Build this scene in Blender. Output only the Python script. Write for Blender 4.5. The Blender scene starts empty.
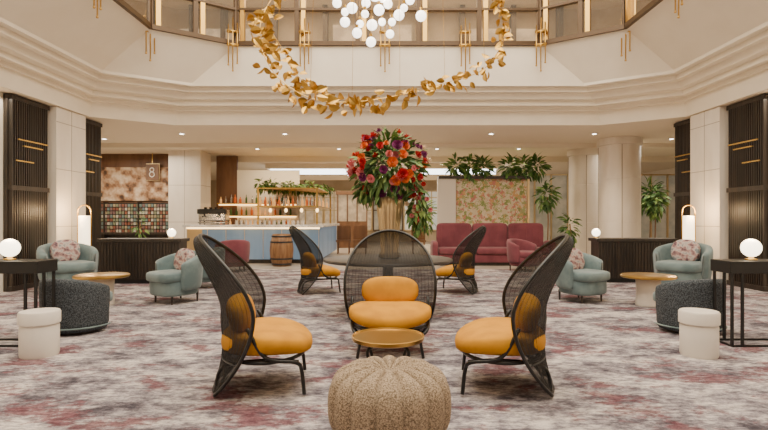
import bpy, math, random
from mathutils import Vector, Matrix, Euler
random.seed(7)
C = bpy.context.scene.collection
pi = math.pi

# ------------------------------------------------------------ materials
def mat(name, col, rough=0.6, metal=0.0, emit=None, es=0.0, col2=None, nscale=8, bump=0.0, bscale=60, stretch=(1,1,1), sheen=0, lo=0.4, hi=0.6):
    m = bpy.data.materials.new(name); m.use_nodes = True
    nt = m.node_tree; N = nt.nodes; L = nt.links
    b = N['Principled BSDF']
    b.inputs['Base Color'].default_value = (*col, 1)
    b.inputs['Roughness'].default_value = rough
    b.inputs['Metallic'].default_value = metal
    if sheen:
        b.inputs['Sheen Weight'].default_value = sheen
    if emit:
        b.inputs['Emission Color'].default_value = (*emit, 1)
        b.inputs['Emission Strength'].default_value = es
    if col2 or bump:
        tc = N.new('ShaderNodeTexCoord'); mp = N.new('ShaderNodeMapping')
        mp.inputs['Scale'].default_value = stretch
        L.new(tc.outputs['Object'], mp.inputs['Vector'])
    if col2:
        n = N.new('ShaderNodeTexNoise'); n.inputs['Scale'].default_value = nscale
        n.inputs['Detail'].default_value = 4
        L.new(mp.outputs[0], n.inputs['Vector'])
        r = N.new('ShaderNodeValToRGB')
        r.color_ramp.elements[0].position = lo; r.color_ramp.elements[1].position = hi
        r.color_ramp.elements[0].color = (*col, 1); r.color_ramp.elements[1].color = (*col2, 1)
        L.new(n.outputs['Fac'], r.inputs[0]); L.new(r.outputs[0], b.inputs['Base Color'])
    if bump:
        n2 = N.new('ShaderNodeTexNoise'); n2.inputs['Scale'].default_value = bscale
        L.new(mp.outputs[0], n2.inputs['Vector'])
        bp = N.new('ShaderNodeBump'); bp.inputs['Strength'].default_value = bump
        bp.inputs['Distance'].default_value = 0.01
        L.new(n2.outputs['Fac'], bp.inputs['Height']); L.new(bp.outputs[0], b.inputs['Normal'])
    return m

def mat_mesh(name, col, op):
    m = bpy.data.materials.new(name); m.use_nodes = True
    nt = m.node_tree; N = nt.nodes; L = nt.links
    b = N['Principled BSDF']; b.inputs['Base Color'].default_value = (*col, 1); b.inputs['Roughness'].default_value = .7
    t = N.new('ShaderNodeBsdfTransparent'); mx = N.new('ShaderNodeMixShader'); mx.inputs[0].default_value = op
    L.new(t.outputs[0], mx.inputs[1]); L.new(b.outputs[0], mx.inputs[2])
    L.new(mx.outputs[0], N['Material Output'].inputs['Surface'])
    return m

def mat_carpet():
    m = bpy.data.materials.new('carpet_weave'); m.use_nodes = True
    nt = m.node_tree; N = nt.nodes; L = nt.links
    b = N['Principled BSDF']; b.inputs['Roughness'].default_value = .95
    b.inputs['Specular IOR Level'].default_value = .1
    tc = N.new('ShaderNodeTexCoord')
    def noise(scale, st, det=6, off=0, rough=.6):
        mp = N.new('ShaderNodeMapping'); mp.inputs['Scale'].default_value = st; mp.inputs['Location'].default_value = (off, off*.7, 0)
        L.new(tc.outputs['Object'], mp.inputs[0])
        n = N.new('ShaderNodeTexNoise'); n.inputs['Scale'].default_value = scale; n.inputs['Detail'].default_value = det
        n.inputs['Roughness'].default_value = rough
        L.new(mp.outputs[0], n.inputs['Vector']); return n.outputs['Fac']
    def ramp(src, stops):
        r = N.new('ShaderNodeValToRGB'); e = r.color_ramp.elements
        e[0].position, e[0].color = stops[0][0], (*stops[0][1], 1)
        e[1].position, e[1].color = stops[-1][0], (*stops[-1][1], 1)
        for p, c in stops[1:-1]:
            x = e.new(p); x.color = (*c, 1)
        L.new(src, r.inputs[0]); return r.outputs[0]
    def mix(f, a, bb, mode='MIX'):
        x = N.new('ShaderNodeMix'); x.data_type = 'RGBA'; x.blend_type = mode
        if isinstance(f, float): x.inputs[0].default_value = f
        else: L.new(f, x.inputs[0])
        L.new(a, x.inputs[6]); L.new(bb, x.inputs[7]); return x.outputs[2]
    base = ramp(noise(1.9, (1, 1.5, 1), 10, 0, .78), [(.39, (.085, .075, .09)), (.45, (.20, .175, .195)), (.51, (.37, .335, .345)), (.59, (.63, .57, .53))])
    burg = ramp(noise(40, (1, 1, 1), 3), [(.3, (.12, .038, .05)), (.7, (.235, .10, .115))])
    bf = ramp(noise(1.5, (1, 1.6, 1), 10, 13.3, .76), [(.52, (0, 0, 0)), (.58, (.82, .82, .82))])
    c = mix(bf, base, burg)
    fl = ramp(noise(14, (.7, 2.0, 1), 6, 4.1, .8), [(.44, (0.44, 0.43, 0.46)), (.54, (1, 1, 1))])
    c = mix(.8, c, fl, 'MULTIPLY')
    L.new(c, b.inputs['Base Color'])
    bp = N.new('ShaderNodeBump'); bp.inputs['Strength'].default_value = .4; bp.inputs['Distance'].default_value = .008
    L.new(noise(150, (1, 1, 1), 2), bp.inputs['Height']); L.new(bp.outputs[0], b.inputs['Normal'])
    return m

def mat_multi(name, cols, scale, rough=.7, vor=True, st=(1,1,1)):
    m = bpy.data.materials.new(name); m.use_nodes = True
    nt = m.node_tree; N = nt.nodes; L = nt.links
    b = N['Principled BSDF']; b.inputs['Roughness'].default_value = rough
    tc = N.new('ShaderNodeTexCoord'); mp = N.new('ShaderNodeMapping'); mp.inputs['Scale'].default_value = st
    L.new(tc.outputs['Object'], mp.inputs[0])
    r = N.new('ShaderNodeValToRGB'); r.color_ramp.interpolation = 'CONSTANT' if vor else 'LINEAR'
    e = r.color_ramp.elements
    n = len(cols)
    for i in range(n):
        p = i / n if vor else .36 + .28 * i / (n - 1)
        if i < 2: e[i].position = p; e[i].color = (*cols[i], 1)
        else:
            x = e.new(p); x.color = (*cols[i], 1)
    if vor:
        nz = N.new('ShaderNodeTexNoise'); nz.inputs['Scale'].default_value = scale*1.2; nz.inputs['Detail'].default_value = 3
        L.new(mp.outputs[0], nz.inputs['Vector'])
        ad = N.new('ShaderNodeVectorMath'); ad.operation = 'MULTIPLY_ADD'; ad.inputs[1].default_value = (.25, .25, .25)
        L.new(nz.outputs['Color'], ad.inputs[0]); L.new(mp.outputs[0], ad.inputs[2])
        v = N.new('ShaderNodeTexVoronoi'); v.inputs['Scale'].default_value = scale
        L.new(ad.outputs[0], v.inputs['Vector'])
        s = N.new('ShaderNodeSeparateColor'); L.new(v.outputs['Color'], s.inputs[0]); L.new(s.outputs[0], r.inputs[0])
    else:
        v = N.new('ShaderNodeTexNoise'); v.inputs['Scale'].default_value = scale; v.inputs['Detail'].default_value = 6
        L.new(mp.outputs[0], v.inputs['Vector']); L.new(v.outputs['Fac'], r.inputs[0])
    L.new(r.outputs[0], b.inputs['Base Color'])
    return m

CREAM = mat('plaster_cream', (.83, .745, .615), .7, col2=(.86, .78, .65), nscale=2)
CREAM2 = mat('ceiling_paint', (.80, .70, .56), .75)
STONE = mat('column_stone', (.72, .635, .53), .35, col2=(.79, .71, .61), nscale=3, stretch=(1,1,.3))
GROOVE = mat('stone_joint', (.36, .29, .22), .7)
CARPET = mat_carpet()
TILE = mat('lobby_stone', (.43, .37, .31), .25, col2=(.52, .46, .39), nscale=2)
DARK = mat('dark_timber', (.020, .015, .012), .4, col2=(.036, .025, .018), nscale=12, stretch=(1,1,.1))
BLACK = mat('black_lacquer', (.008, .008, .008), .35)
BRASS = mat('brushed_brass', (.60, .37, .10), .3, 1.0)
GOLD = mat('gold_leaf', (.55, .33, .07), .35, .9)
GOLDP = mat('champagne_metal', (.60, .45, .25), .35, .8)
OCHRE = mat('ochre_velvet', (.49, .205, .0), .85, col2=(.60, .265, .0), nscale=5, bump=.15, bscale=200)
BLK_MESH = mat_mesh('black_net', (.011, .009, .008), .78)
TWEED = mat('tweed_beige', (.13, .09, .055), .95, col2=(.44, .335, .23), nscale=130, bump=.5, bscale=160, lo=.36, hi=.62)
TEAL = mat('teal_velvet', (.10, .15, .16), .85, col2=(.16, .22, .225), nscale=4, sheen=.25)
KNIT = mat('knit_charcoal', (.018, .023, .03), .9, col2=(.095, .11, .125), nscale=80, bump=.6, bscale=90, lo=.42, hi=.62)
PINK = mat('burgundy_velvet', (.14, .03, .045), .85, col2=(.19, .045, .062), nscale=3, sheen=.15)
PILLOW = mat_multi('floral_cushion', [(.10, .05, .07), (.34, .19, .18), (.50, .42, .37), (.18, .2, .22)], 13, vor=False)
WHITE = mat('white_ceramic', (.74, .68, .60), .45)
GLOBE = mat('opal_globe', (1, .95, .85), .15, emit=(1, .86, .62), es=5)
GLOBE2 = mat('opal_globe_cool', (1, .98, .94), .1, emit=(1, .93, .82), es=4)
SHADE = mat('lamp_shade', (1, .93, .82), .6, emit=(1, .80, .50), es=3)
SPOT = mat('downlight_glow', (1, 1, 1), .4, emit=(1, .92, .8), es=14)
COVE = mat('cove_glow', (1, 1, 1), .4, emit=(.90, .95, 1), es=4.5)
WARM = mat('warm_glow', (1, 1, 1), .4, emit=(1, .62, .22), es=4.5)
BLUE = mat('bar_front_blue', (.09, .14, .20), .4, emit=(.4, .62, .9), es=.16, col2=(.15, .21, .28), nscale=2, stretch=(1, 1, .2))
MARBLE = mat('marble_top', (.75, .72, .68), .2, col2=(.6, .56, .52), nscale=3)
BROWN = mat('walnut_panel', (.12, .055, .025), .45, col2=(.18, .085, .04), nscale=5, stretch=(1, 1, .2))
MURAL = mat_multi('sepia_mural', [(.07, .035, .02), (.28, .14, .07), (.48, .32, .20), (.62, .48, .34)], 3.6, vor=False)
FLORAL = mat_multi('botanical_print', [(.68, .58, .42), (.25, .31, .10), (.66, .53, .36), (.58, .22, .18), (.72, .62, .46), (.36, .40, .17), (.62, .36, .15), (.66, .56, .40)], 13, vor=True)
GREEN = mat('leaf_green', (.035, .10, .02), .55, col2=(.09, .19, .04), nscale=6)
GREEN2 = mat('leaf_light', (.12, .22, .05), .55, col2=(.23, .34, .08), nscale=6)
TAN = mat('corridor_wall', (.46, .35, .22), .7, col2=(.54, .42, .28), nscale=1.5)
BRONZE = mat('bronze_frame', (.09, .055, .03), .4, .5)
STEEL = mat('steel', (.5, .5, .5), .25, 1)
GLASS = mat_mesh('window_glass', (.6, .56, .48), .14)
PANE = mat('lit_pane', (.5, .56, .54), .3, emit=(.9, .88, .78), es=.3, col2=(.75, .72, .62), nscale=1.2)
PANEG = mat('glazed_pane', (.30, .30, .26), .25, emit=(.9, .8, .6), es=.08, col2=(.50, .46, .38), nscale=1.6)
PANEW = mat('lit_shelving', (.5, .38, .25), .5, emit=(1, .75, .45), es=.35, col2=(.25, .16, .09), nscale=3)
OAK = mat('oak_barrel', (.16, .075, .03), .55, col2=(.25, .13, .055), nscale=8, stretch=(3, 3, .3))
IRON = mat('iron_hoop', (.05, .05, .055), .5, .7)
RED = mat('petal_red', (.50, .012, .018), .6)
ORNG = mat('petal_orange', (.75, .17, .03), .6)
PNK = mat('petal_pink', (.70, .22, .23), .6)
PUR = mat('petal_plum', (.18, .016, .11), .6)
WHT = mat('petal_cream', (.80, .62, .42), .6)
BOTTLE = mat('bottle_amber', (.45, .18, .04), .2, emit=(1, .5, .15), es=.8)

# ------------------------------------------------------------ mesh helpers
def E(name, loc=(0, 0, 0), rot=0, scale=1):
    o = bpy.data.objects.new(name, None); C.objects.link(o)
    o.location = loc; o.rotation_euler = (0, 0, math.radians(rot)); o.scale = (scale,)*3
    o.empty_display_size = .1
    return o

def mk(name, v, f, m, parent=None, smooth=False, loc=(0, 0, 0), rot=(0, 0, 0), mi=None):
    me = bpy.data.meshes.new(name); me.from_pydata([tuple(a) for a in v], [], f); me.update()
    for x in (m if isinstance(m, list) else [m]): me.materials.append(x)
    if smooth:
        me.polygons.foreach_set('use_smooth', [True]*len(me.polygons))
    if mi: me.polygons.foreach_set('material_index', mi)
    o = bpy.data.objects.new(name, me); C.objects.link(o)
    o.location = loc; o.rotation_euler = rot
    if parent: o.parent = parent
    return o

class MB:
    def __init__(s): s.v = []; s.f = []; s.mi = []
    def add(s, v, f, mi=0):
        n = len(s.v); s.v += [tuple(a) for a in v]; s.f += [tuple(i+n for i in a) for a in f]; s.mi += [mi]*len(f)
    def box(s, x0, x1, y0, y1, z0, z1, mi=0):
        v = [(x0,y0,z0),(x1,y0,z0),(x1,y1,z0),(x0,y1,z0),(x0,y0,z1),(x1,y0,z1),(x1,y1,z1),(x0,y1,z1)]
        s.add(v, [(0,3,2,1),(4,5,6,7),(0,1,5,4),(1,2,6,5),(2,3,7,6),(3,0,4,7)], mi)
    def lathe(s, prof, c=(0, 0, 0), seg=24, mi=0, fn=None):
        v = []; f = []
        for r, z in prof:
            for i in range(seg):
                a = 2*pi*i/seg; k = fn(a, r, z) if fn else 1
                v.append((c[0]+r*k*math.cos(a), c[1]+r*k*math.sin(a), c[2]+z))
        n = len(prof)
        for j in range(n-1):
            for i in range(seg):
                i2 = (i+1) % seg
                f.append((j*seg+i, j*seg+i2, (j+1)*seg+i2, (j+1)*seg+i))
        f.append(tuple(reversed(range(seg)))); f.append(tuple((n-1)*seg+i for i in range(seg)))
        s.add(v, f, mi)
    def tube(s, pts, r, seg=8, mi=0, cyc=False):
        pts = [Vector(p) for p in pts]; n = len(pts); v = []; f = []
        up = None
        for i, p in enumerate(pts):
            if cyc: t = pts[(i+1) % n]-pts[i-1]
            else: t = pts[min(i+1, n-1)]-pts[max(i-1, 0)]
            t.normalize()
            if up is None:
                up = Vector((0, 0, 1)) if abs(t.z) < .9 else Vector((1, 0, 0))
            u = (up - t*up.dot(t))
            if u.length < 1e-4: u = t.orthogonal()
            u.normalize(); up = u; w = t.cross(u)
            rr = r[i] if isinstance(r, (list, tuple)) else r
            for k in range(seg):
                a = 2*pi*k/seg; v.append(p+u*rr*math.cos(a)+w*rr*math.sin(a))
        for i in range(n if cyc else n-1):
            i2 = (i+1) % n
            for k in range(seg):
                k2 = (k+1) % seg
                f.append((i*seg+k, i*seg+k2, i2*seg+k2, i2*seg+k))
        if not cyc:
            f.append(tuple(reversed(range(seg)))); f.append(tuple((n-1)*seg+k for k in range(seg)))
        s.add(v, f, mi)
    def sell(s, a, b, c, e1=.5, e2=.6, loc=(0, 0, 0), R=None, nu=28, nv=14, mi=0, fn=None):
        v = []; f = []
        sp = lambda x, e: math.copysign(abs(x)**e, x)
        for j in range(nv+1):
            p = -pi/2+pi*j/nv
            for i in range(nu):
                t = 2*pi*i/nu
                q = Vector((a*sp(math.cos(p), e1)*sp(math.cos(t), e2), b*sp(math.cos(p), e1)*sp(math.sin(t), e2), c*sp(math.sin(p), e1)))
                if fn: q = Vector(fn(q))
                if R: q = R @ q
                v.append(q+Vector(loc))
        for j in range(nv):
            for i in range(nu):
                i2 = (i+1) % nu
                f.append((j*nu+i, j*nu+i2, (j+1)*nu+i2, (j+1)*nu+i))
        s.add(v, f, mi)
    def out(s, name, m, parent=None, smooth=False, **k):
        return mk(name, s.v, s.f, m, parent, smooth, mi=s.mi, **k)

def box(name, x0, x1, y0, y1, z0, z1, m, parent=None, bevel=0):
    b = MB(); b.box(x0, x1, y0, y1, z0, z1); o = b.out(name, m, parent)
    if bevel:
        md = o.modifiers.new('b', 'BEVEL'); md.width = bevel; md.segments = 3
    return o

def interp(pts, n):
    P = [Vector(p) for p in pts]; P = [P[0]*2-P[1]]+P+[P[-1]*2-P[-2]]; out = []
    for i in range(1, len(P)-2):
        for k in range(n):
            t = k/n; a, b, c, d = P[i-1], P[i], P[i+1], P[i+2]
            out.append(.5*((2*b)+(c-a)*t+(2*a-5*b+4*c-d)*t*t+(3*b-a-3*c+d)*t**3))
    out.append(P[-2]); return out

# ------------------------------------------------------------ ROOM
H = 3.4
box('floor', -12, 12, -4, 28, -.2, 0, TILE)
box('carpet', -6.5, 6.5, -3.8, 12.3, .0005, .012, CARPET)
DX, DY, YF = 1.4, .95, -3.6
def ring(Xs, Yb, z, e=0):
    Yf = YF-(Yb-10.75)
    return [(-Xs, Yb-DY, z), (-Xs+DX, Yb, z), (Xs-DX, Yb, z), (Xs, Yb-DY, z), (Xs, Yf+DY, z), (Xs-DX, Yf, z), (-Xs+DX, Yf, z), (-Xs, Yf+DY, z)]
def loft(name, rs, m):
    v = []; f = []
    for r in rs: v += ring(*r)
    for j in range(len(rs)-1):
        for i in range(8):
            i2 = (i+1) % 8; f.append((j*8+i, j*8+i2, (j+1)*8+i2, (j+1)*8+i))
    return mk(name, v, f, m)
loft('wall_atrium_fascia', [(4.66, 10.75, 4.99), (5.62, 10.78, 4.18), (5.62, 10.78, 4.12), (5.74, 10.9, 4.12), (5.74, 10.9, 4.02), (5.86, 11.0, 4.02),
     (5.90, 11.05, 3.90), (6.02, 11.15, 3.88), (6.02, 11.15, 3.78), (6.14, 11.3, 3.78), (6.14, 11.3, 3.70), (6.2, 11.4, 3.70), (6.26, 11.45, 3.4)], CREAM)
r = ring(6.26, 11.45, H); v = r+[(-12, -6, H), (-12, 28, H), (12, 28, H), (12, -6, H)]
mk('ceiling', v, [(8, 7, 0, 9), (9, 0, 1), (9, 1, 2, 10), (10, 2, 3), (10, 3, 4, 11), (11, 4, 5), (11, 5, 6, 8), (8, 6, 7)], CREAM2)
loft('wall_gallery', [(6.9, 13.0, 4.99), (6.9, 13.0, 6.7)], TAN)
loft('ceiling_gallery', [(4.66, 10.75, 6.7), (6.9, 13.0, 6.7)], CREAM2)
loft('floor_gallery', [(4.66, 10.75, 4.985), (6.9, 13.0, 4.985)], TAN)
loft('wall_atrium_upper', [(4.66, 10.75, 6.7), (4.66, 10.75, 8.6)], CREAM)
v = ring(4.66, 10.75, 8.6); mk('ceiling_atrium', v, [tuple(range(8))], CREAM2)
rp = ring(4.66, 10.75, 0); wn = 1
for i in (7, 0, 1, 2, 3):
    a = Vector(rp[i]); b = Vector(rp[(i+1) % 8]); Ln = (b-a).length
    if i == 7: a = Vector((-4.66, 2, 0)); Ln = (b-a).length
    if i == 3: b = Vector((4.66, 2, 0)); Ln = (b-a).length
    d = (b-a).normalized(); W = MB(); n = max(2, round(Ln/(1.35)))
    for k in range(n+1):
        p = a+d*Ln*k/n
        w = .045
        q = Vector((-d.y, d.x, 0))*.05
        P = [p-d*w-q, p+d*w-q, p+d*w+q, p-d*w+q]
        W.add([(*x.xy, 4.99) for x in P]+[(*x.xy, 6.7) for x in P], [(0,1,2,3),(4,5,6,7),(0,1,5,4),(1,2,6,5),(2,3,7,6),(3,0,4,7)])
        W.add([(*(x+d*.14).xy, 4.99) for x in P]+[(*(x+d*.14).xy, 6.7) for x in P], [(0,1,2,3),(4,5,6,7),(0,1,5,4),(1,2,6,5),(2,3,7,6),(3,0,4,7)], 2)
    for z0, z1 in ((4.97, 5.06), (5.72, 5.77), (6.6, 6.7)):
        q = Vector((-d.y, d.x, 0))*.055
        P = [a-q, b-q, b+q, a+q]
        W.add([(*x.xy, z0) for x in P]+[(*x.xy, z1) for x in P], [(0,1,2,3),(4,5,6,7),(0,1,5,4),(1,2,6,5),(2,3,7,6),(3,0,4,7)])
    W.add([(a.x, a.y, 5), (b.x, b.y, 5), (b.x, b.y, 6.7), (a.x, a.y, 6.7)], [(0, 1, 2, 3)], 1)
    W.out('window_%d' % wn, [BRONZE, GLASS, BRASS]); wn += 1
g = MB()
for x in (-5, -4.2, -2.9, -1.6, -.5, .9, 1.9, 3.2, 4.4):
    g.box(x-.06, x+.06, 12.7, 12.95, 4.99, 6.69)
g.box(-5.3, -3.2, 12.75, 12.93, 5, 6.1, 1); g.box(-1.4, .6, 12.75, 12.93, 5, 6.2, 1); g.box(2.1, 4, 12.75, 12.93, 5, 6.1, 1)
g.out('gallery_wall_panelling', [BRONZE, PANEW])

for s, nm in ((-1, 'left'), (1, 'right')):
    x = 6.55*s
    box('wall_'+nm, min(x, x+.2*s), max(x, x+.2*s), -4, 11.3, 0, H, CREAM)
    xi = sorted((6.54*s, 6.30*s))
    p = MB(); p.box(xi[0], xi[1], 9.5, 10.42, 0.012, H-.01)
    xf = 6.298*s
    for z in (1.1, 2.2, 3.1):
        p.box(min(xf, xf+.003*s), max(xf, xf+.003*s), 9.5, 10.42, z, z+.012, 1)
    p.box(min(xf, xf+.003*s), max(xf, xf+.003*s), 9.95, 9.965, 0.012, H-.01, 1)
    p.out('stone_pilaster', [STONE, GROOVE])
    for y0, y1 in ((8.5, 9.45), (10.48, 11.2)):
        sc = MB()
        sc.box(min(6.54*s, 6.47*s), max(6.54*s, 6.47*s), y0, y1, .012, H-.02)
        a, b = sorted((6.47*s, 6.40*s))
        n = int((y1-y0)/.055)
        for k in range(n):
            yy = y0+.02+k*(y1-y0-.04)/n
            sc.box(a, b, yy, yy+.024, .012, H-.02)
        for z in (.02, 1.75, H-.1):
            sc.box(a-.005, b+.005, y0, y1, z, z+.08)
        a2, b2 = sorted((6.475*s, 6.385*s))
        for (z, f0, f1) in ((2.62, .15, .95), (2.52, .3, .8), (2.25, .1, .55)):
            sc.box(a2, b2, y0+(y1-y0)*f0, y0+(y1-y0)*f1, z, z+.022, 1)
        sc.out('slatted_screen', [DARK, BRASS])

def sqcol(x0, x1, y0, y1, nm='square_column'):
    b = MB(); b.box(x0, x1, y0, y1, 0, H-.005)
    for z in (1.15, 2.3): b.box(x0-.003, x1+.003, y0-.003, y1+.003, z, z+.012, 1)
    b.box((x0+x1)/2-.006, (x0+x1)/2+.006, y0-.004, y1, 0, H-.01, 1)
    b.box(x0-.02, x1+.02, y0-.02, y1+.02, 0, .12, 1)
    b.out(nm, [STONE, GROOVE])
sqcol(-6.85, -5.85, 15.6, 16.5)
def rcol(x, y, r):
    b = MB(); b.lathe([(r+.03, 0), (r+.03, .12), (r, .13), (r, 1.15), (r-.006, 1.155), (r-.006, 1.17), (r, 1.175), (r, 2.3), (r-.006, 2.305), (r-.006, 2.32), (r, 2.325), (r, H-.2), (r+.05, H-.18), (r+.05, H-.005)], (x, y, 0), 40)
    for a in range(4):
        an = a*pi/2+pi*.9; b.box(x+math.cos(an)*r-.008, x+math.cos(an)*r+.008, y+math.sin(an)*r-.008, y+math.sin(an)*r+.008, .13, H-.2, 1)
    o = b.out('round_column', [STONE, GROOVE], None, True)
    md = o.modifiers.new('e', 'EDGE_SPLIT'); md.split_angle = .6
rcol(6.25, 13.5, .52); rcol(6.2, 15.7, .5)
box('trim_1', -12, 12, 17.2, 17.5, 3.22, H, CREAM2)
box('trim_2', -12, 12, 14.2, 14.35, 3.28, H, CREAM2)
box('wall_back', -12, 12, 27.8, 28, 0, H, TAN)
box('wall_far_left', -12.2, -12, -4, 28, 0, H, CREAM)
box('wall_far_right', 12, 12.2, -4, 28, 0, H, CREAM)
for i, (x0, x1) in enumerate([(-6, -3.6), (-3.5, -.9), (-.8, .8), (.9, 3.4), (3.8, 6.2)]):
    b = MB(); b.box(x0, x1, 27.68, 27.78, .6, 2.8, 1)
    for k in range(6):
        xx = x0+(x1-x0)*k/5; b.box(xx-.03, xx+.03, 27.6, 27.7, .6, 2.8)
    for z in (.6, 1.7, 2.4, 2.76): b.box(x0, x1, 27.6, 27.7, z, z+.06)
    b.out('window_%d' % (6+i), [BRONZE if i == 2 else GOLDP, PANEG if i == 2 else (PANE if i > 1 else PANEW)])
b = MB(); b.box(4.3, 11.9, 19.0, 19.06, .3, 2.9, 1)
for k in range(13):
    xx = 4.3+k*.63; b.box(xx-.025, xx+.025, 18.93, 19.08, 0, 2.95)
for z in (.25, 2.9): b.box(4.3, 11.9, 18.93, 19.08, z, z+.05)
b.out('glazed_partition', [GOLDP, PANEG])
def cove(x0, x1, y0, y1, z0=2.98, z1=3.2):
    b = MB(); b.box(x0, x1, y0, y1, z0, z1, 1); b.box(x0-.15, x1+.15, y0-.15, y1+.15, z1, H-.002, 0); b.box(x0-.1, x1+.1, y0-.1, y1+.1, z0-.05, z0, 0)
    b.out('ceiling_light_box', [CREAM2, COVE])
cove(-4.6, -1.7, 19.5, 21.5); cove(1.5, 4.2, 19.5, 21.5); cove(-1.0, 1.0, 23, 24)
b = MB()
for x in (-1.6, -1.0, 1.1):
    b.box(x-.25, x+.25, 17.8, 18.2, .42, .5); b.box(x-.25, x+.25, 18.2, 18.26, .42, 1.0)
    for sx in (-.2, .2):
        for sy in (17.85, 18.2): b.box(x+sx-.015, x+sx+.015, sy-.015, sy+.015, 0, .42)
b.out('lounge_bench_seats', [BROWN])
b = MB(); b.box(-2.2, -.9, 21.6, 22.0, 0, 1.15); b.box(-2.2, -.9, 21.8, 22.0, 1.15, 2.3, 1)
for k in range(4): b.box(-2.2+k*.42, -2.16+k*.42, 21.55, 22.0, 1.15, 2.4)
b.box(-2.25, -.85, 21.5, 22.0, 2.3, 2.45); b.out('timber_display_unit', [BROWN, PANEW])
box('wall_cafe', -12, -6.87, 16.5, 16.7, 0, H, BROWN)
box('mural_panel', -10.4, -6.9, 16.44, 16.49, 1.85, 2.95, MURAL)
b = MB(); b.box(-10.3, -6.95, 16.1, 16.49, .75, .82); b.box(-10.3, -6.95, 16.42, 16.49, .0, 1.78)
tinc = [mat('tin_%d' % i, c, .5) for i, c in enumerate([(.22, .08, .05), (.34, .27, .16), (.14, .19, .18), (.46, .41, .33), (.19, .11, .10), (.20, .21, .13)])]
for j in range(8):
    z = .82+j*.118; b.box(-10.3, -6.95, 16.2, 16.43, z-.01, z)
    x = -10.25
    while x < -7.05:
        b.box(x, x+.07, 16.22, 16.36, z, z+.09, 1+random.randrange(6)); x += .095
for x in (-10.3, -9.2, -8.1, -6.98): b.box(x, x+.03, 16.15, 16.43, 0, 1.8)
b.out('tea_tin_shelf', [DARK]+tinc)
sg = E('hanging_sign', (-7.68, 16.3, 2.78))
box('sign_board', -.2, .2, -.02, .02, -.26, .26, BROWN, sg); box('sign_frame', -.22, .22, .02, .04, -.28, .28, GOLDP, sg)
rd = MB(); rd.box(-.012, .012, -.01, .01, .28, .61); rd.out('sign_rod', BRASS, sg)
t = MB()
for zc, rr in ((.07, .065), (-.08, .08)):
    t.tube([(rr*math.cos(a*pi/12), -.035, zc+rr*math.sin(a*pi/12)) for a in range(24)], .016, 6, 0, True)
t.out('sign_numeral', WHITE, sg)

# ------------------------------------------------------------ BAR
bar = E('bar_counter', (0, 0, 0))
box('front', -5.6, -1.9, 14.0, 14.5, .12, 1.02, BLUE, bar)
box('plinth', -5.55, -1.95, 14.06, 14.5, 0, .12, DARK, bar)
box('top', -5.7, -1.8, 13.85, 14.6, 1.02, 1.09, MARBLE, bar, .01)
box('return', -2.6, -1.9, 14.5, 18.5, .12, 1.02, BLUE, bar)
box('return_top', -2.7, -1.8, 14.6, 18.6, 1.02, 1.09, MARBLE, bar)
b = MB()
for k in range(8):
    x = -5.58+k*.52; b.box(x, x+.012, 13.985, 14.0, .14, 1.0)
b.out('reeding', GOLDP, bar)
box('brass_end', -5.62, -5.2, 13.97, 13.999, .12, 1.0, GOLDP, bar)
box('under_light', -5.6, -1.9, 13.88, 13.92, .975, 1.018, WARM, bar)
bb = bar
box('back_carcass', -5.8, -3.0, 16.4, 16.9, 0, 1.0, BROWN, bb)
box('back_panel', -5.8, -5.1, 16.9, 17.0, 0, H-.02, BROWN, bb)
box('back_panel_white', -5.1, -3.0, 16.9, 17.0, 0, 2.9, CREAM, bb)
b = MB()
for z in (1.35, 1.75): b.box(-5.7, -3.1, 16.65, 16.9, z, z+.03)
b.out('back_shelves', BRASS, bb)
b = MB()
for z in (1.31, 1.71): b.box(-5.7, -3.1, 16.84, 16.88, z, z+.035)
b.out('back_shelf_lights', WARM, bb)
b = MB()
for z in (1.0, 1.38, 1.78):
    x = -5.6
    while x < -3.2:
        hh = random.uniform(.2, .3); rr = random.uniform(.03, .045)
        b.lathe([(rr, 0), (rr, hh*.6), (rr*.35, hh*.75), (rr*.35, hh)], (x, 16.76, z), 8, random.randrange(4)); x += random.uniform(.11, .2)
b.out('back_bottles', [BOTTLE, ORNG, STEEL, GREEN], bb)
em = E('espresso_machine', (-4.95, 14.25, 1.092))
box('body', -.38, .38, -.2, .2, .1, .42, STEEL, em, .03); box('head', -.4, .4, -.26, -.1, .3, .44, BLACK, em, .02)
box('drip_tray', -.38, .38, -.26, .2, .03, .08, STEEL, em, .01)
b = MB()
for x in (-.34, .34):
    for y in (-.18, .16): b.lathe([(.02, 0), (.02, .12)], (x, y, 0), 8)
for x in (-.2, .2): b.tube([(x, -.22, .3), (x, -.22, .24), (x, -.3, .22), (x, -.38, .22)], .018, 6)
for x in (-.25, -.1, .05, .2): b.lathe([(.035, 0), (.045, .07)], (x, 0, .42), 10)
b.out('fittings', BLACK, em)
b = MB()
for x in (-3.75, -2.05):
    for y in (14.45, 17.8): b.box(x-.025, x+.025, y-.025, y+.025, 1.09, 2.15)
for z in (1.6, 2.12): b.box(-3.8, -2.0, 14.35, 17.9, z, z+.03)
b.out('gantry_frame', BRASS, bar)
b = MB()
for y in (14.5, 15.2, 16, 17):
    for k in range(13):
        b.lathe([(.035, 0), (.035, .15), (.012, .2), (.012, .27)], (-3.7+k*.135, y, 1.63), 8, k % 3)
b.out('gantry_bottles', [BOTTLE, ORNG, STEEL], bar)
b = MB()
for k in range(22):
    b.lathe([(.03, 0), (.035, .12)], (-4.3+.09*k, 14.2+.15*(k % 3), 1.09), 8)
b.out('glassware', WHITE, bar)
b = MB()
for k in range(4): b.box(-3.4+k*.45, -3.38+k*.45, 14.4, 14.42, 1.57, 1.6); b.sell(.045, .045, .06, 1, 1, (-3.39+k*.45, 14.41, 1.5), nu=12, nv=8, mi=1)
b.out('gantry_lamps', [BRASS, WARM], bar)

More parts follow.
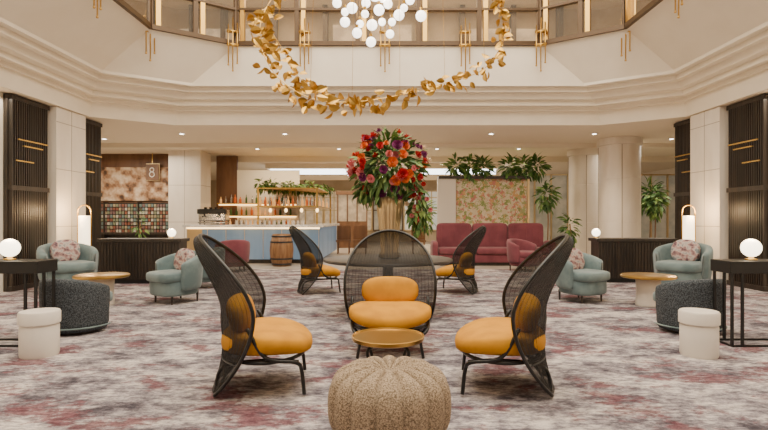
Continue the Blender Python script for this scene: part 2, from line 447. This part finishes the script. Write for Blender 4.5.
def leafv(L, w, fold=.15, curl=.3):
    v = []; n = 5
    for i in range(n):
        t = i/(n-1); ww = w*math.sin(pi*min(1, t*.92+.06))**.8
        z = -curl*L*t*t
        v += [(L*t, -ww/2, z+fold*ww), (L*t, 0, z), (L*t, ww/2, z+fold*ww)]
    f = []
    for i in range(n-1):
        f += [(i*3, i*3+1, i*3+4, i*3+3), (i*3+1, i*3+2, i*3+5, i*3+4)]
    return v, f
def foliage(mb, c, rad, n, L, w, mis=(0,), droop=.2, stems=True):
    c = Vector(c)
    for _ in range(n):
        d = Vector((random.gauss(0, 1), random.gauss(0, 1), random.gauss(0, 1))).normalized()
        k = random.uniform(.35, 1)
        p = c+Vector((d.x*rad[0], d.y*rad[1], d.z*rad[2]))*k
        dd = (d+Vector((0, 0, -droop+random.uniform(-.3, .3)))+Vector((random.uniform(-.5, .5), random.uniform(-.5, .5), 0))).normalized()
        R = dd.to_track_quat('X', 'Z').to_matrix() @ Matrix.Rotation(random.uniform(-1, 1), 3, 'X')
        s = random.uniform(.7, 1.2); v, f = leafv(L*s, w*s)
        mb.add([R @ Vector(a)+p for a in v], f, random.choice(mis))
b = MB()
for k in range(9): foliage(b, (-3.7+k*.2, 14.6+k*.3, 2.26), (.22, .25, .16), 55, .18, .06, (0, 1), .7)
b.out('trailing_greenery', [GREEN, GREEN2], bar)

b = MB(); b.lathe([(.22, 0), (.24, .02), (.30, .25), (.315, .42), (.30, .6), (.24, .84), (.22, .85), (.21, .83)], (0, 0, 0), 28)
br = E('oak_barrel', (-2.84, 13.35, .0)); b.out('staves', OAK, br, True)
b = MB()
for z, rr in ((.06, .257), (.2, .298), (.64, .295), (.79, .26)): b.lathe([(rr, z-.02), (rr+.006, z-.02), (rr+.006, z+.02), (rr, z+.02)], (0, 0, 0), 28)
b.out('hoops', IRON, br)

# ------------------------------------------------------------ banquette, botanical screen
sf = E('banquette_sofa', (2.85, 13.7, 0))
box('base', -1.5, 1.5, -.35, .4, .08, .3, PINK, sf, .03); box('plinth', -1.45, 1.45, -.3, .38, 0, .08, DARK, sf)
for k in range(3):
    x = -1.5+k*1.0
    b = MB(); b.sell(.497, .36, .09, .3, .25, (x+.5, -.05, .39)); b.out('seat_cushion_%d' % k, PINK, sf, True)
    b = MB(); b.sell(.497, .1, .40, .25, .3, (x+.5, .33, .74)); b.out('back_cushion_%d' % k, PINK, sf, True)
    b = MB()
    for j in range(-2, 3): b.tube([(x+.5+j*.18, .236, .5), (x+.5+j*.18, .228, .8), (x+.5+j*.18, .236, 1.08)], .006, 6)
    b.out('back_piping_%d' % k, PINK, sf)
for s in (-1, 1):
    b = MB(); b.sell(.09, .38, .28, .5, .4, (s*1.58, .02, .38)); b.out('arm_%d' % (s+1), PINK, sf, True)
sc = E('botanical_screen', (3.1, 15.0, 0))
box('panel', -1.05, 1.05, -.02, .02, 1.05, 2.45, FLORAL, sc)
box('frame_base', -1.1, 1.1, -.2, .2, 0, 1.05, CREAM, sc)
box('post_1', -1.62, -1.08, -.1, .1, 0, 2.45, WHITE, sc); box('post_2', 1.06, 1.12, -.1, .1, 0, 2.5, GOLDP, sc)
box('planter', -1.6, 1.12, -.16, .16, 2.45, 2.53, DARK, sc)
b = MB()
for k in range(7):
    if k == 3: continue
    foliage(b, (-1.05+k*.4, 0, 2.80), (.24, .2, .30), 95, .24, .085, (0, 0, 1), .1)
b.out('planting', [GREEN, GREEN2], sc)
def plant(x, y, h, r, n=120, L=.3, w=.08):
    e = E('potted_plant', (x, y, 0))
    b = MB(); b.lathe([(.14, 0), (.2, .4), (.18, .4), (.17, .36)], (0, 0, 0), 20); b.out('pot', WHITE, e, True)
    b = MB(); b.tube([(0, 0, .35), (.02, 0, h*.5), (0, .02, h*.8)], .02, 6); b.out('trunk', OAK, e)
    b = MB(); foliage(b, (0, 0, h-.45), (r, r, .5), n, L, w, (0, 0, 1), .4); b.out('leaves', [GREEN, GREEN2], e)
plant(4.85, 15.2, 2.4, .28, 170, .22, .07); plant(7.95, 14.9, 2.2, .22, 150, .24, .08); plant(-7.35, 14.8, 1.45, .15, 40, .16, .05); plant(5.1, 14.0, 1.4, .22, 90, .2)
plant(1.2, 16.5, 1.8, .3); plant(8.9, 17.0, 2.5, .35, 160)

# ------------------------------------------------------------ CHAIRS
def net_chair(loc, rot):
    e = E('net_lounge_chair', loc, rot)
    def w(z):
        u = (z-.62)/(.5 if z > .62 else .70)
        return .43*math.sqrt(max(0, 1-abs(u)**2.3))
    def yedge(z):
        return -.03+.42*(abs(z-.58)/.54)**1.7 if z > .58 else -.03+.30*(abs(z-.58)/.58)**1.8
    def ysp(z):
        return yedge(z)+.27*(w(z)/.43)**1.2*(1 if z > .5 else .35+.65*z/.5)
    zt = 1.12; zs = [.02+(zt-.02)*(.5-.5*math.cos(pi*i/32)) for i in range(33)]
    nu = 16; v = []; f = []
    for z in zs:
        for j in range(nu+1):
            u = -1+2*j/nu; x = u*w(z); v.append((x, yedge(z)+(ysp(z)-yedge(z))*(1-u*u), z))
    for i in range(32):
        for j in range(nu):
            a = i*(nu+1)+j; f.append((a, a+1, a+nu+2, a+nu+1))
    mk('net_shell', v, f, BLK_MESH, e, True)
    b = MB()
    loop = [(w(z), yedge(z), z) for z in zs]+[(-w(z), yedge(z), z) for z in reversed(zs[:-1])]
    b.tube(loop, .013, 8, 0, True)
    for k in range(-13, 14):
        u = k/14
        b.tube([(u*w(z), yedge(z)+(ysp(z)-yedge(z))*(1-u*u)+.004, z) for z in zs[4:-1]], .0014, 4)
    for z in (.25,):
        b.tube([(u/8*w(z), yedge(z)+(ysp(z)-yedge(z))*(1-(u/8)**2), z) for u in range(-8, 9)], .007, 6)
    for s in (-1, 1):
        b.tube(interp([(s*.36, .02, .5), (s*.36, -.1, .30), (s*.33, -.3, .25), (s*.27, -.34, .18), (s*.29, -.36, .014)], 5), .014, 8)
        b.tube(interp([(s*.27, -.32, .24), (s*.2, -.1, .24), (s*.17, .2, .2), (s*.17, .26, .03)], 5), .012, 8)
    sr = [(.35*math.cos(a*pi/16), -.08+.28*math.sin(a*pi/16), .26) for a in range(32)]
    b.tube(sr, .014, 8, 0, True)
    b.out('bentwood_frame', BLACK, e, True)
    def sf_(q):
        t = -q.y/.33
        return (q.x*(1-.14*max(0, -t)), q.y, q.z*(1-.15*t)-.045*max(0, t)**2+.02*(q.x/.38)**2)
    b = MB(); b.sell(.385, .33, .09, .6, .85, (0, -.09, .36), fn=sf_)
    b.out('seat_cushion', OCHRE, e, True)
    b = MB(); b.sell(.275, .085, .14, .75, .8, (0, .11, .54), Matrix.Rotation(-.25, 3, 'X'), fn=lambda q: (q.x, q.y-.4*q.x*q.x, q.z))
    b.out('lumbar_cushion', OCHRE, e, True)
    return e
FZ = .012
net_chair((-.985, 3.72, FZ), 99)
net_chair((.92, 3.72, FZ), -99)
net_chair((.02, 4.75, FZ), 0)
net_chair((-1.23, 8.45, FZ), 110)
net_chair((1.22, 8.45, FZ), -110)

# pouf
b = MB(); R0 = .345; N = 14
pf = E('pumpkin_pouf', (.008, 2.80, FZ))
v = []; f = []; nz = 28; ns = N*14
for i in range(nz+1):
    p = -pi/2+pi*i/nz
    r = R0*max(.0, abs(math.cos(p)))**.5; z = .22+.21*math.copysign(abs(math.sin(p))**.72, math.sin(p))
    for k in range(ns):
        a = 2*pi*k/ns; lobe = abs(math.sin(a*N/2))**.5
        dep = 1-.09*(1-lobe)*min(1, r/.15)
        top = math.sin(p)
        zz = z-(.04*(1-lobe)*min(1, r/.06)*max(0, top)) - (.05*max(0, 1-r/.13)**1.5 if top > 0 else 0)
        v.append((r*dep*math.cos(a), r*dep*math.sin(a), max(.003, zz)))
for i in range(nz):
    for k in range(ns):
        k2 = (k+1) % ns; f.append((i*ns+k, i*ns+k2, (i+1)*ns+k2, (i+1)*ns+k))
mk('body', v, f, TWEED, pf, True)
b = MB(); b.sell(.03, .03, .012, 1, 1, (0, 0, .385), nu=16, nv=8); b.out('button', TWEED, pf, True)

tb = E('brass_cocktail_table', (0, 3.56, FZ))
b = MB(); b.lathe([(.02, .375), (.23, .375), (.255, .385), (.26, .41), (.252, .412), (.247, .40), (.02, .398)], seg=48)
o = b.out('tray_top', BRASS, tb, True); md = o.modifiers.new('e', 'EDGE_SPLIT'); md.split_angle = .6
b = MB()
for k in range(4):
    a = pi/4+k*pi/2; c, s = math.cos(a), math.sin(a)
    b.tube(interp([(.08*c, .08*s, .37), (.2*c, .2*s, .33), (.15*c, .15*s, .17), (.22*c, .22*s, .012)], 6), .011, 8)
b.tube([(.15*math.cos(k*pi/12), .15*math.sin(k*pi/12), .17) for k in range(24)], .008, 6, 0, True)
b.out('bentwood_legs', BLACK, tb, True)

# ------------------------------------------------------------ tub armchairs
def tub(name, loc, rot, m, full=False, sc=1.0, pillow=False, legm=None):
    e = E(name, loc, rot, sc)
    a0 = math.radians(118 if full else 112); n = 40; sec = 16
    zb = .03 if full else .2; v = []; f = []
    for i in range(n+1):
        th = -a0+2*a0*i/n; k = abs(th)/a0
        ht = (.70 if full else .76)-.12*k**2*(1.2 if full else 1.3)
        dirx, diry = math.sin(th), math.cos(th)
        ra, rb = .33, .31
        for j in range(sec):
            p = 2*pi*j/sec; cx = math.copysign(abs(math.cos(p))**.5, math.cos(p)); cz = math.copysign(abs(math.sin(p))**.45, math.sin(p))
            endk = math.sqrt(max(0.02, 1-max(0, (k-.93)/.07)**2))
            off = .055*cx*endk
            flare = .03*((cz+1)/2)
            z = (zb+ht)/2+(ht-zb)/2*cz*(.9+.1*endk)
            v.append(((ra+off+flare)*dirx, (rb+off+flare)*diry, z))
    for i in range(n):
        for j in range(sec):
            j2 = (j+1) % sec; f.append((i*sec+j, i*sec+j2, (i+1)*sec+j2, (i+1)*sec+j))
    f.append(tuple(range(sec))); f.append(tuple(reversed([n*sec+j for j in range(sec)])))
    mk('tub_back', v, f, m, e, True)
    sm = PINK if m is PINK else TEAL
    b = MB(); b.sell(.32, .33, .08, .4, .55, (0, -.05, .40)); b.out('seat_cushion', sm, e, True)
    b = MB(); b.sell(.31, .31, .13 if not full else .165, .3, .65, (0, -.03, .24 if not full else .2)); b.out('seat_base', m, e, True)
    b = MB()
    if full: b.lathe([(.28, 0), (.28, .045)], (0, 0, 0), 32)
    else:
        for x in (-.22, .22):
            for y in (-.2, .22): b.lathe([(.012, 0), (.02, .16)], (x, y, 0), 10)
    b.out('feet', DARK, e)
    if full:
        b = MB()
        for zz in (.09,):
            b.tube([((.41)*math.sin(t*pi/24), (.39)*math.cos(t*pi/24), zz) for t in range(-15, 16)], .01, 6)
        b.out('welt', TEAL, e, True)
    if pillow:
        b = MB(); b.sell(.2, .07, .19, .8, .35, (0, .14, .62), Matrix.Rotation(-.2, 3, 'X'))
        b.out('scatter_cushion', PILLOW, e, True)
    return e
tub('knit_tub_chair', (-3.46, 5.55, FZ), 168, KNIT, True, .87)
tub('knit_tub_chair', (3.34, 5.55, FZ), -168, KNIT, True, .87)
tub('teal_armchair', (-3.18, 7.5, FZ), -35, TEAL, sc=.98, pillow=True)
tub('teal_armchair', (2.93, 7.6, FZ), 30, TEAL, sc=.98, pillow=True)
tub('teal_armchair', (-5.40, 8.45, FZ), 50, TEAL, sc=1.1, pillow=True)
tub('teal_armchair', (5.0, 8.5, FZ), -50, TEAL, sc=1.1, pillow=True)
tub('teal_armchair', (-3.35, 9.1, FZ), -60, TEAL, sc=.95)
tub('burgundy_armchair', (3.25, 12.0, FZ), 40, PINK, sc=1.0)
tub('burgundy_armchair', (-3.7, 11.9, FZ), -150, PINK, sc=1.0)

def drum_table(x, y):
    e = E('round_lounge_table', (x, y, FZ))
    b = MB(); b.lathe([(.02, .40), (.35, .40), (.365, .41), (.365, .43), (.35, .44), (.02, .44)], seg=40)
    o = b.out('top', BRASS, e, True); md = o.modifiers.new('e', 'EDGE_SPLIT'); md.split_angle = .6
    b = MB(); b.lathe([(.16, 0), (.165, .02), (.15, .2), (.165, .40)], seg=32, fn=lambda a, r, z: 1+.02*math.cos(a*16)); b.out('pedestal', WHITE, e, True)
drum_table(-4.12, 7.2); drum_table(3.72, 7.15)
def stool(x, y):
    e = E('white_drum_stool', (x, y, FZ))
    b = MB(); b.lathe([(.14, 0), (.15, .0), (.155, .02), (.155, .27), (.15, .28), (.15, .29), (.165, .295), (.165, .39), (.155, .405), (.02, .405)], seg=40)
    o = b.out('body', WHITE, e, True)
    md = o.modifiers.new('e', 'EDGE_SPLIT'); md.split_angle = .7
stool(-3.17, 4.55); stool(2.83, 4.55)

def globe_lamp(x, y, z, r=.1):
    e = E('globe_table_lamp', (x, y, z))
    b = MB(); b.lathe([(r*.6, 0), (r*.6, .012), (r*.25, .02), (r*.25, .04)], seg=24); b.out('base', BRASS, e, True)
    b = MB(); b.sell(r, r, r, 1, 1, (0, 0, .03+r), nu=28, nv=16); b.out('globe', GLOBE, e, True)
    l = bpy.data.lights.new('globe_bulb', 'POINT'); l.energy = 9; l.color = (1, .72, .42); l.shadow_soft_size = r*.6
    o = bpy.data.objects.new('bulb', l); C.objects.link(o); o.parent = e; o.location = (0, 0, .03+2.9*r)
def open_console(x, y, wx, wy, h):
    e = E('black_console_table', (x, y, FZ))
    hx, hy = wx/2, wy/2
    box('top', -hx, hx, -hy, hy, h-.12, h, BLACK, e, .006)
    b = MB()
    for sx in (-1, 1):
        for sy in (-1, 1):
            for o in (0, .1):
                b.box(sx*(hx-.03-o)-.011, sx*(hx-.03-o)+.011, sy*(hy-.02)-.011, sy*(hy-.02)+.011, 0, h-.1)
    b.box(-hx+.02, hx-.02, -hy+.01, -hy+.03, 0, .02); b.box(-hx+.02, hx-.02, hy-.03, hy-.01, 0, .02)
    for sx in (-1, 1): b.box(sx*(hx-.03)-.01, sx*(hx-.03)+.01, -hy, hy, 0, .02)
    b.out('frame', BLACK, e)
open_console(-3.84, 4.97, .92, .3, .83); open_console(3.76, 4.97, .92, .3, .83)
globe_lamp(-3.76, 4.97, .843, .09); globe_lamp(3.61, 4.97, .843, .09)

def low_console(x0, x1, y):
    e = E('dark_console_cabinet', ((x0+x1)/2, y, FZ)); h = (x1-x0)/2
    box('top', -h, h, -.22, .22, .80, .86, DARK, e, .005)
    box('carcass', -h+.05, h-.05, -.18, .2, .08, .80, DARK, e); box('plinth', -h+.1, h-.1, -.15, .18, 0, .08, BLACK, e)
    b = MB()
    for k in range(24):
        xx = -h+.08+k*(2*h-.18)/24; b.box(xx, xx+.025, -.195, -.18, .1, .78)
    b.out('ribs', DARK, e)
low_console(-5.55, -3.95, 9.75); low_console(4.05, 5.6, 9.9)
globe_lamp(-4.22, 9.75, .874, .08); globe_lamp(4.05+.07, 9.9, .874, .08)

def floor_lamp(x, y):
    e = E('arched_floor_lamp', (x, y, FZ))
    b = MB(); b.lathe([(.15, 0), (.15, .02), (.02, .03)], seg=28)
    b.tube([(0, 0, .02), (0, 0, .62)], .012, 8)
    b.tube([(.13, 0, .5)]+[(.13*math.cos(a*pi/12), 0, 1.38+.13*math.sin(a*pi/12)) for a in range(13)]+[(-.13, 0, .5)], .013, 8)
    b.tube([(-.13, 0, .5), (.13, 0, .5)], .012, 8)
    b.out('brass_frame', BRASS, e, True)
    b = MB(); b.lathe([(.1, .58), (.105, .59), (.105, 1.29), (.1, 1.30)], seg=28); b.out('shade', SHADE, e, True)
    l = bpy.data.lights.new('lamp_bulb', 'POINT'); l.energy = 28; l.color = (1, .66, .34); l.shadow_soft_size = .08
    o = bpy.data.objects.new('bulb', l); C.objects.link(o); o.parent = e; o.location = (0, -.16, 1.4)
floor_lamp(-5.95, 9.8); floor_lamp(5.92, 9.85)

# ------------------------------------------------------------ flower table
ft = E('round_display_table', (0, 6.6, FZ))
b = MB(); b.lathe([(.02, .68), (.83, .68), (.85, .69), (.85, .71), (.83, .72), (.02, .72)], seg=48); b.out('top', DARK, ft, True)
b = MB(); b.lathe([(.32, 0), (.32, .03), (.08, .06), (.07, .6), (.2, .68)], seg=32); b.out('pedestal', BLACK, ft, True)
fa = E('flower_arrangement', (.02, 6.6, FZ+.72))
b = MB(); b.lathe([(.11, 0), (.14, .02), (.11, .10), (.125, .35), (.155, .6), (.175, .80), (.165, .81), (.13, .65)], seg=60, fn=lambda a, r, z: 1+.05*math.cos(a*12)); b.out('fluted_vase', GOLDP, fa, True)
b = MB(); foliage(b, (0, 0, 1.2), (.46, .44, .42), 720, .15, .045, (0, 0, 1), .2)
foliage(b, (.36, -.05, .68), (.12, .14, .36), 160, .13, .045, (0, 1), .9); foliage(b, (-.32, 0, .88), (.14, .12, .18), 70, .13, .045, (0, 1), .9)
foliage(b, (0, 0, 1.5), (.2, .2, .16), 60, .13, .035, (0, 1), -.4)
b.out('foliage', [GREEN, GREEN2], fa)
def rose(mb, p, r, d, mi):
    d = Vector(d).normalized(); Q = d.to_track_quat('Z', 'X').to_matrix()
    for ringi, (np_, rr, tilt) in enumerate(((6, 1, .25), (5, .72, .6), (4, .42, 1.0))):
        for k in range(np_):
            a = 2*pi*k/np_+ringi*.5; v = []; n = 4
            for i in range(n):
                t = i/(n-1); rad = r*rr*(.15+.85*t); z = r*(tilt*t*t*.9+.1*ringi)
                hw = r*rr*.62*math.sin(pi*(.15+.6*t))
                for s in (-1, 0, 1):
                    v.append(Q @ Vector((rad*math.cos(a)-s*hw*math.sin(a), rad*math.sin(a)+s*hw*math.cos(a), z+abs(s)*r*.12))+p)
            f = []
            for i in range(n-1):
                f += [(i*3, i*3+1, i*3+4, i*3+3), (i*3+1, i*3+2, i*3+5, i*3+4)]
            mb.add(v, f, mi)
b = MB(); cnt = 0
while cnt < 98:
    d = Vector((random.gauss(0, 1), random.gauss(0, 1)-.4, random.gauss(0, 1)+.1)).normalized()
    if d.y > .55: continue
    k = random.uniform(.88, 1.12)
    p = Vector((d.x*.49*k, d.y*.46*k, 1.2+d.z*.43*k))
    mi = random.choice([0, 0, 0, 1, 1, 2, 2, 3, 3, 4]); rr = random.uniform(.035, .07) if mi != 4 else random.uniform(.03, .045)
    rose(b, p, rr, d+Vector((0, -.2, .1)), mi); cnt += 1
for _ in range(22):
    p = Vector((.36+random.gauss(0, .07), -.14, .68+random.uniform(-.25, .3))); rose(b, p, .03, (0, -1, .1), random.choice([4, 2, 0]))
b.out('blooms', [RED, ORNG, PNK, PUR, WHT], fa)

# ------------------------------------------------------------ chandelier
ch = E('gold_leaf_chandelier', (0, 6.3, 0))
def W(px, py, Y): return Vector(((px-388)/500*Y, Y-6.3, 1.25+(219-py)*Y/500))
path = interp([W(300, -30, 6.9), W(268, 5, 6.3), W(260, 40, 5.9), W(276, 75, 5.7), W(310, 98, 5.6), W(352, 102, 5.7), W(400, 95, 6.0), W(445, 83, 6.4), W(485, 68, 6.9), W(505, 35, 7.3), W(500, 5, 7.4), W(470, -30, 7.3), W(400, -50, 7.2), W(330, -40, 7)], 30)
path2 = interp([W(262, 18, 6.6), W(280, 45, 6.6), W(300, 78, 6.5), W(335, 97, 6.4)], 18)
b = MB()
for pts, den, sp in ((path, 1, .10), (path2, 1, .07)):
    for i, p in enumerate(pts):
        tfrac = i/len(pts)
        m = 1 if (tfrac > .4 and pts is path) else 1.5
        for _ in range(1 if random.random() < .85 else 0):
            L = random.uniform(.10, .145)*(.95 if m == 1 else 1.0); v, f = leafv(L, L*.7, .2, .2)
            d = Vector((random.uniform(-1, 1), random.uniform(-.6, .6), random.uniform(-1.2, .4))).normalized()
            Rm = d.to_track_quat('X', 'Y').to_matrix() @ Matrix.Rotation(random.uniform(-.9, .9), 3, 'X')
            q = p+Vector((random.uniform(-1, 1), random.uniform(-1, 1), random.uniform(-1, 1)))*sp*(.8 if m == 1 else 1.1)
            b.add([Rm @ Vector(a)+q for a in v], f)
o = b.out('gold_leaves', GOLD, ch)
b = MB(); b.tube(path, .005, 6)
b.tube(path2, .004, 6)
for i in range(0, len(path), 30):
    p = path[i]; b.tube([p, (p.x*.8, p.y*.8, 8.55)], .002, 4)
b.lathe([(1.2, 8.5), (1.2, 8.59)], (0, .2, 0), 40)
b.out('hanging_frame', BRASS, ch)
gb = MB(); cb = MB()
gp = [(337,3,6),(345,22,6.5),(352,8,7),(357,33,6.5),(366,3,6),(371,42,6.5),(372,25,7),(379,10,7),(388,4,6),(390,34,5.5),(399,15,7),(421,16,7),(375,-4,7),(350,-8,6),(410,0,6),(365,14,5),(382,22,5),(338,-5,6),(395,-10,7),(360,-14,6),(420,-8,6),(345,12,5),(392,22,5),(360,24,5),(404,8,5),(382,-2,6)]
for (px, py, rp_) in gp:
    Y = 6.3+random.uniform(-.35, .35); p = W(px, py, Y); r = rp_*Y/500*.76
    gb.sell(r, r, r, 1, 1, p, nu=18, nv=10); cb.tube([p+Vector((0, 0, r)), (p.x, p.y, 8.55)], .002, 4)
    cb.lathe([(.02, 0), (.02, .05)], (p.x, p.y, p.z+r-.01), 8)
gb.out('opal_globes', GLOBE2, ch, True); cb.out('cables', BRASS, ch)

# ------------------------------------------------------------ brass triple rod sconces
def sconce(x, y, z0, ang):
    e = E('brass_rod_sconce', (x, y, z0), ang)
    b = MB()
    for k, (dx, a, c) in enumerate(((-.09, 0, .85), (0, -.12, 1.0), (.09, .05, .9))):
        b.tube([(dx, -.07, a), (dx, -.07, c)], .013, 8)
        b.sell(.022, .022, .022, 1, 1, (dx, -.07, a), nu=10, nv=6)
    b.box(-.12, .12, -.08, .02, .42, .46); b.box(-.12, .12, -.08, .02, .70, .74)
    b.out('rods', BRASS, e, True)
for px in (305, 385, 465):
    Y = 10.66; sconce((px-388)/500*Y, Y, 4.5, 0)
sconce(-3.3, 10.62, 4.5, 20); sconce(3.25, 10.62, 4.5, -20)
sconce(-4.75, 9.9, 4.5, 60); sconce(4.75, 9.9, 4.5, -60)
sconce(-4.72, 8.0, 4.6, 90); sconce(4.72, 8.0, 4.6, -90)

# ------------------------------------------------------------ LIGHTS
def area(x, y, z, sx, sy, e, col=(1, .88, .70), rot=(0, 0, 0), nm='ceiling_light'):
    l = bpy.data.lights.new(nm, 'AREA'); l.shape = 'RECTANGLE'; l.size = sx; l.size_y = sy; l.energy = e; l.color = col
    o = bpy.data.objects.new(nm, l); C.objects.link(o); o.location = (x, y, z); o.rotation_euler = rot
area(0, 4, 8.4, 7.5, 11, 1780, (1, .905, .745))
for s in (-1, 1):
    area(s*6.4, 4.5, 3.3, .2, 8, 60)
area(0, 12.6, 3.36, 9, 1, 80); area(-8, 14.2, 3.25, 3, 2, 190); area(8, 14.5, 3.25, 3, 2, 90)
area(0, 16, 3.15, 9, 1, 180, (1, .80, .52)); area(-2, 21, 2.9, 8, 4, 400, (1, .84, .60)); area(4, 22, 2.9, 5, 4, 190, (1, .87, .70))
area(0, 12, 6.5, 8, 1, 90, (1, .76, .46)); area(-6.0, 7.5, 6.5, 1, 6, 50, (1, .76, .46)); area(6.0, 7.5, 6.5, 1, 6, 50, (1, .76, .46))
b = MB(); pts = [(-5.2, 12.6), (-2.6, 12.6), (2.6, 12.6), (5.2, 12.6), (-8, 12.3), (8, 12.3), (-4, 15.3), (-1.5, 15.3), (1.5, 15.3), (4, 15.3), (-9, 14.5), (9, 14.5), (-7.6, 13.4), (7.6, 13.4)]
for x, y in pts: b.lathe([(.06, 0), (.07, -.006), (.09, -.01), (.1, 0)], (x, y, H-.002), 16, 1); b.lathe([(.05, -.012), (.05, -.010)], (x, y, H), 16, 0)
b.out('recessed_downlights', [SPOT, WHITE])
for x, y in pts:
    l = bpy.data.lights.new('downlight', 'SPOT'); l.energy = 120; l.color = (1, .80, .54); l.spot_size = 1.4; l.spot_blend = .7; l.shadow_soft_size = .06
    o = bpy.data.objects.new('downlight', l); C.objects.link(o); o.location = (x, y, H-.05)
wd = bpy.data.worlds.new('world'); bpy.context.scene.world = wd; wd.use_nodes = True
wd.node_tree.nodes['Background'].inputs[0].default_value = (1, .91, .8, 1); wd.node_tree.nodes['Background'].inputs[1].default_value = .4

# ------------------------------------------------------------ CAMERA
cd = bpy.data.cameras.new('camera'); cam = bpy.data.objects.new('camera', cd); C.objects.link(cam)
cam.location = (0, 0, 1.25); cam.rotation_euler = (pi/2, 0, 0)
cd.sensor_width = 36; cd.lens = 36*500/768; cd.shift_x = -4/768; cd.shift_y = 4/768; cd.clip_end = 200
bpy.context.scene.camera = cam
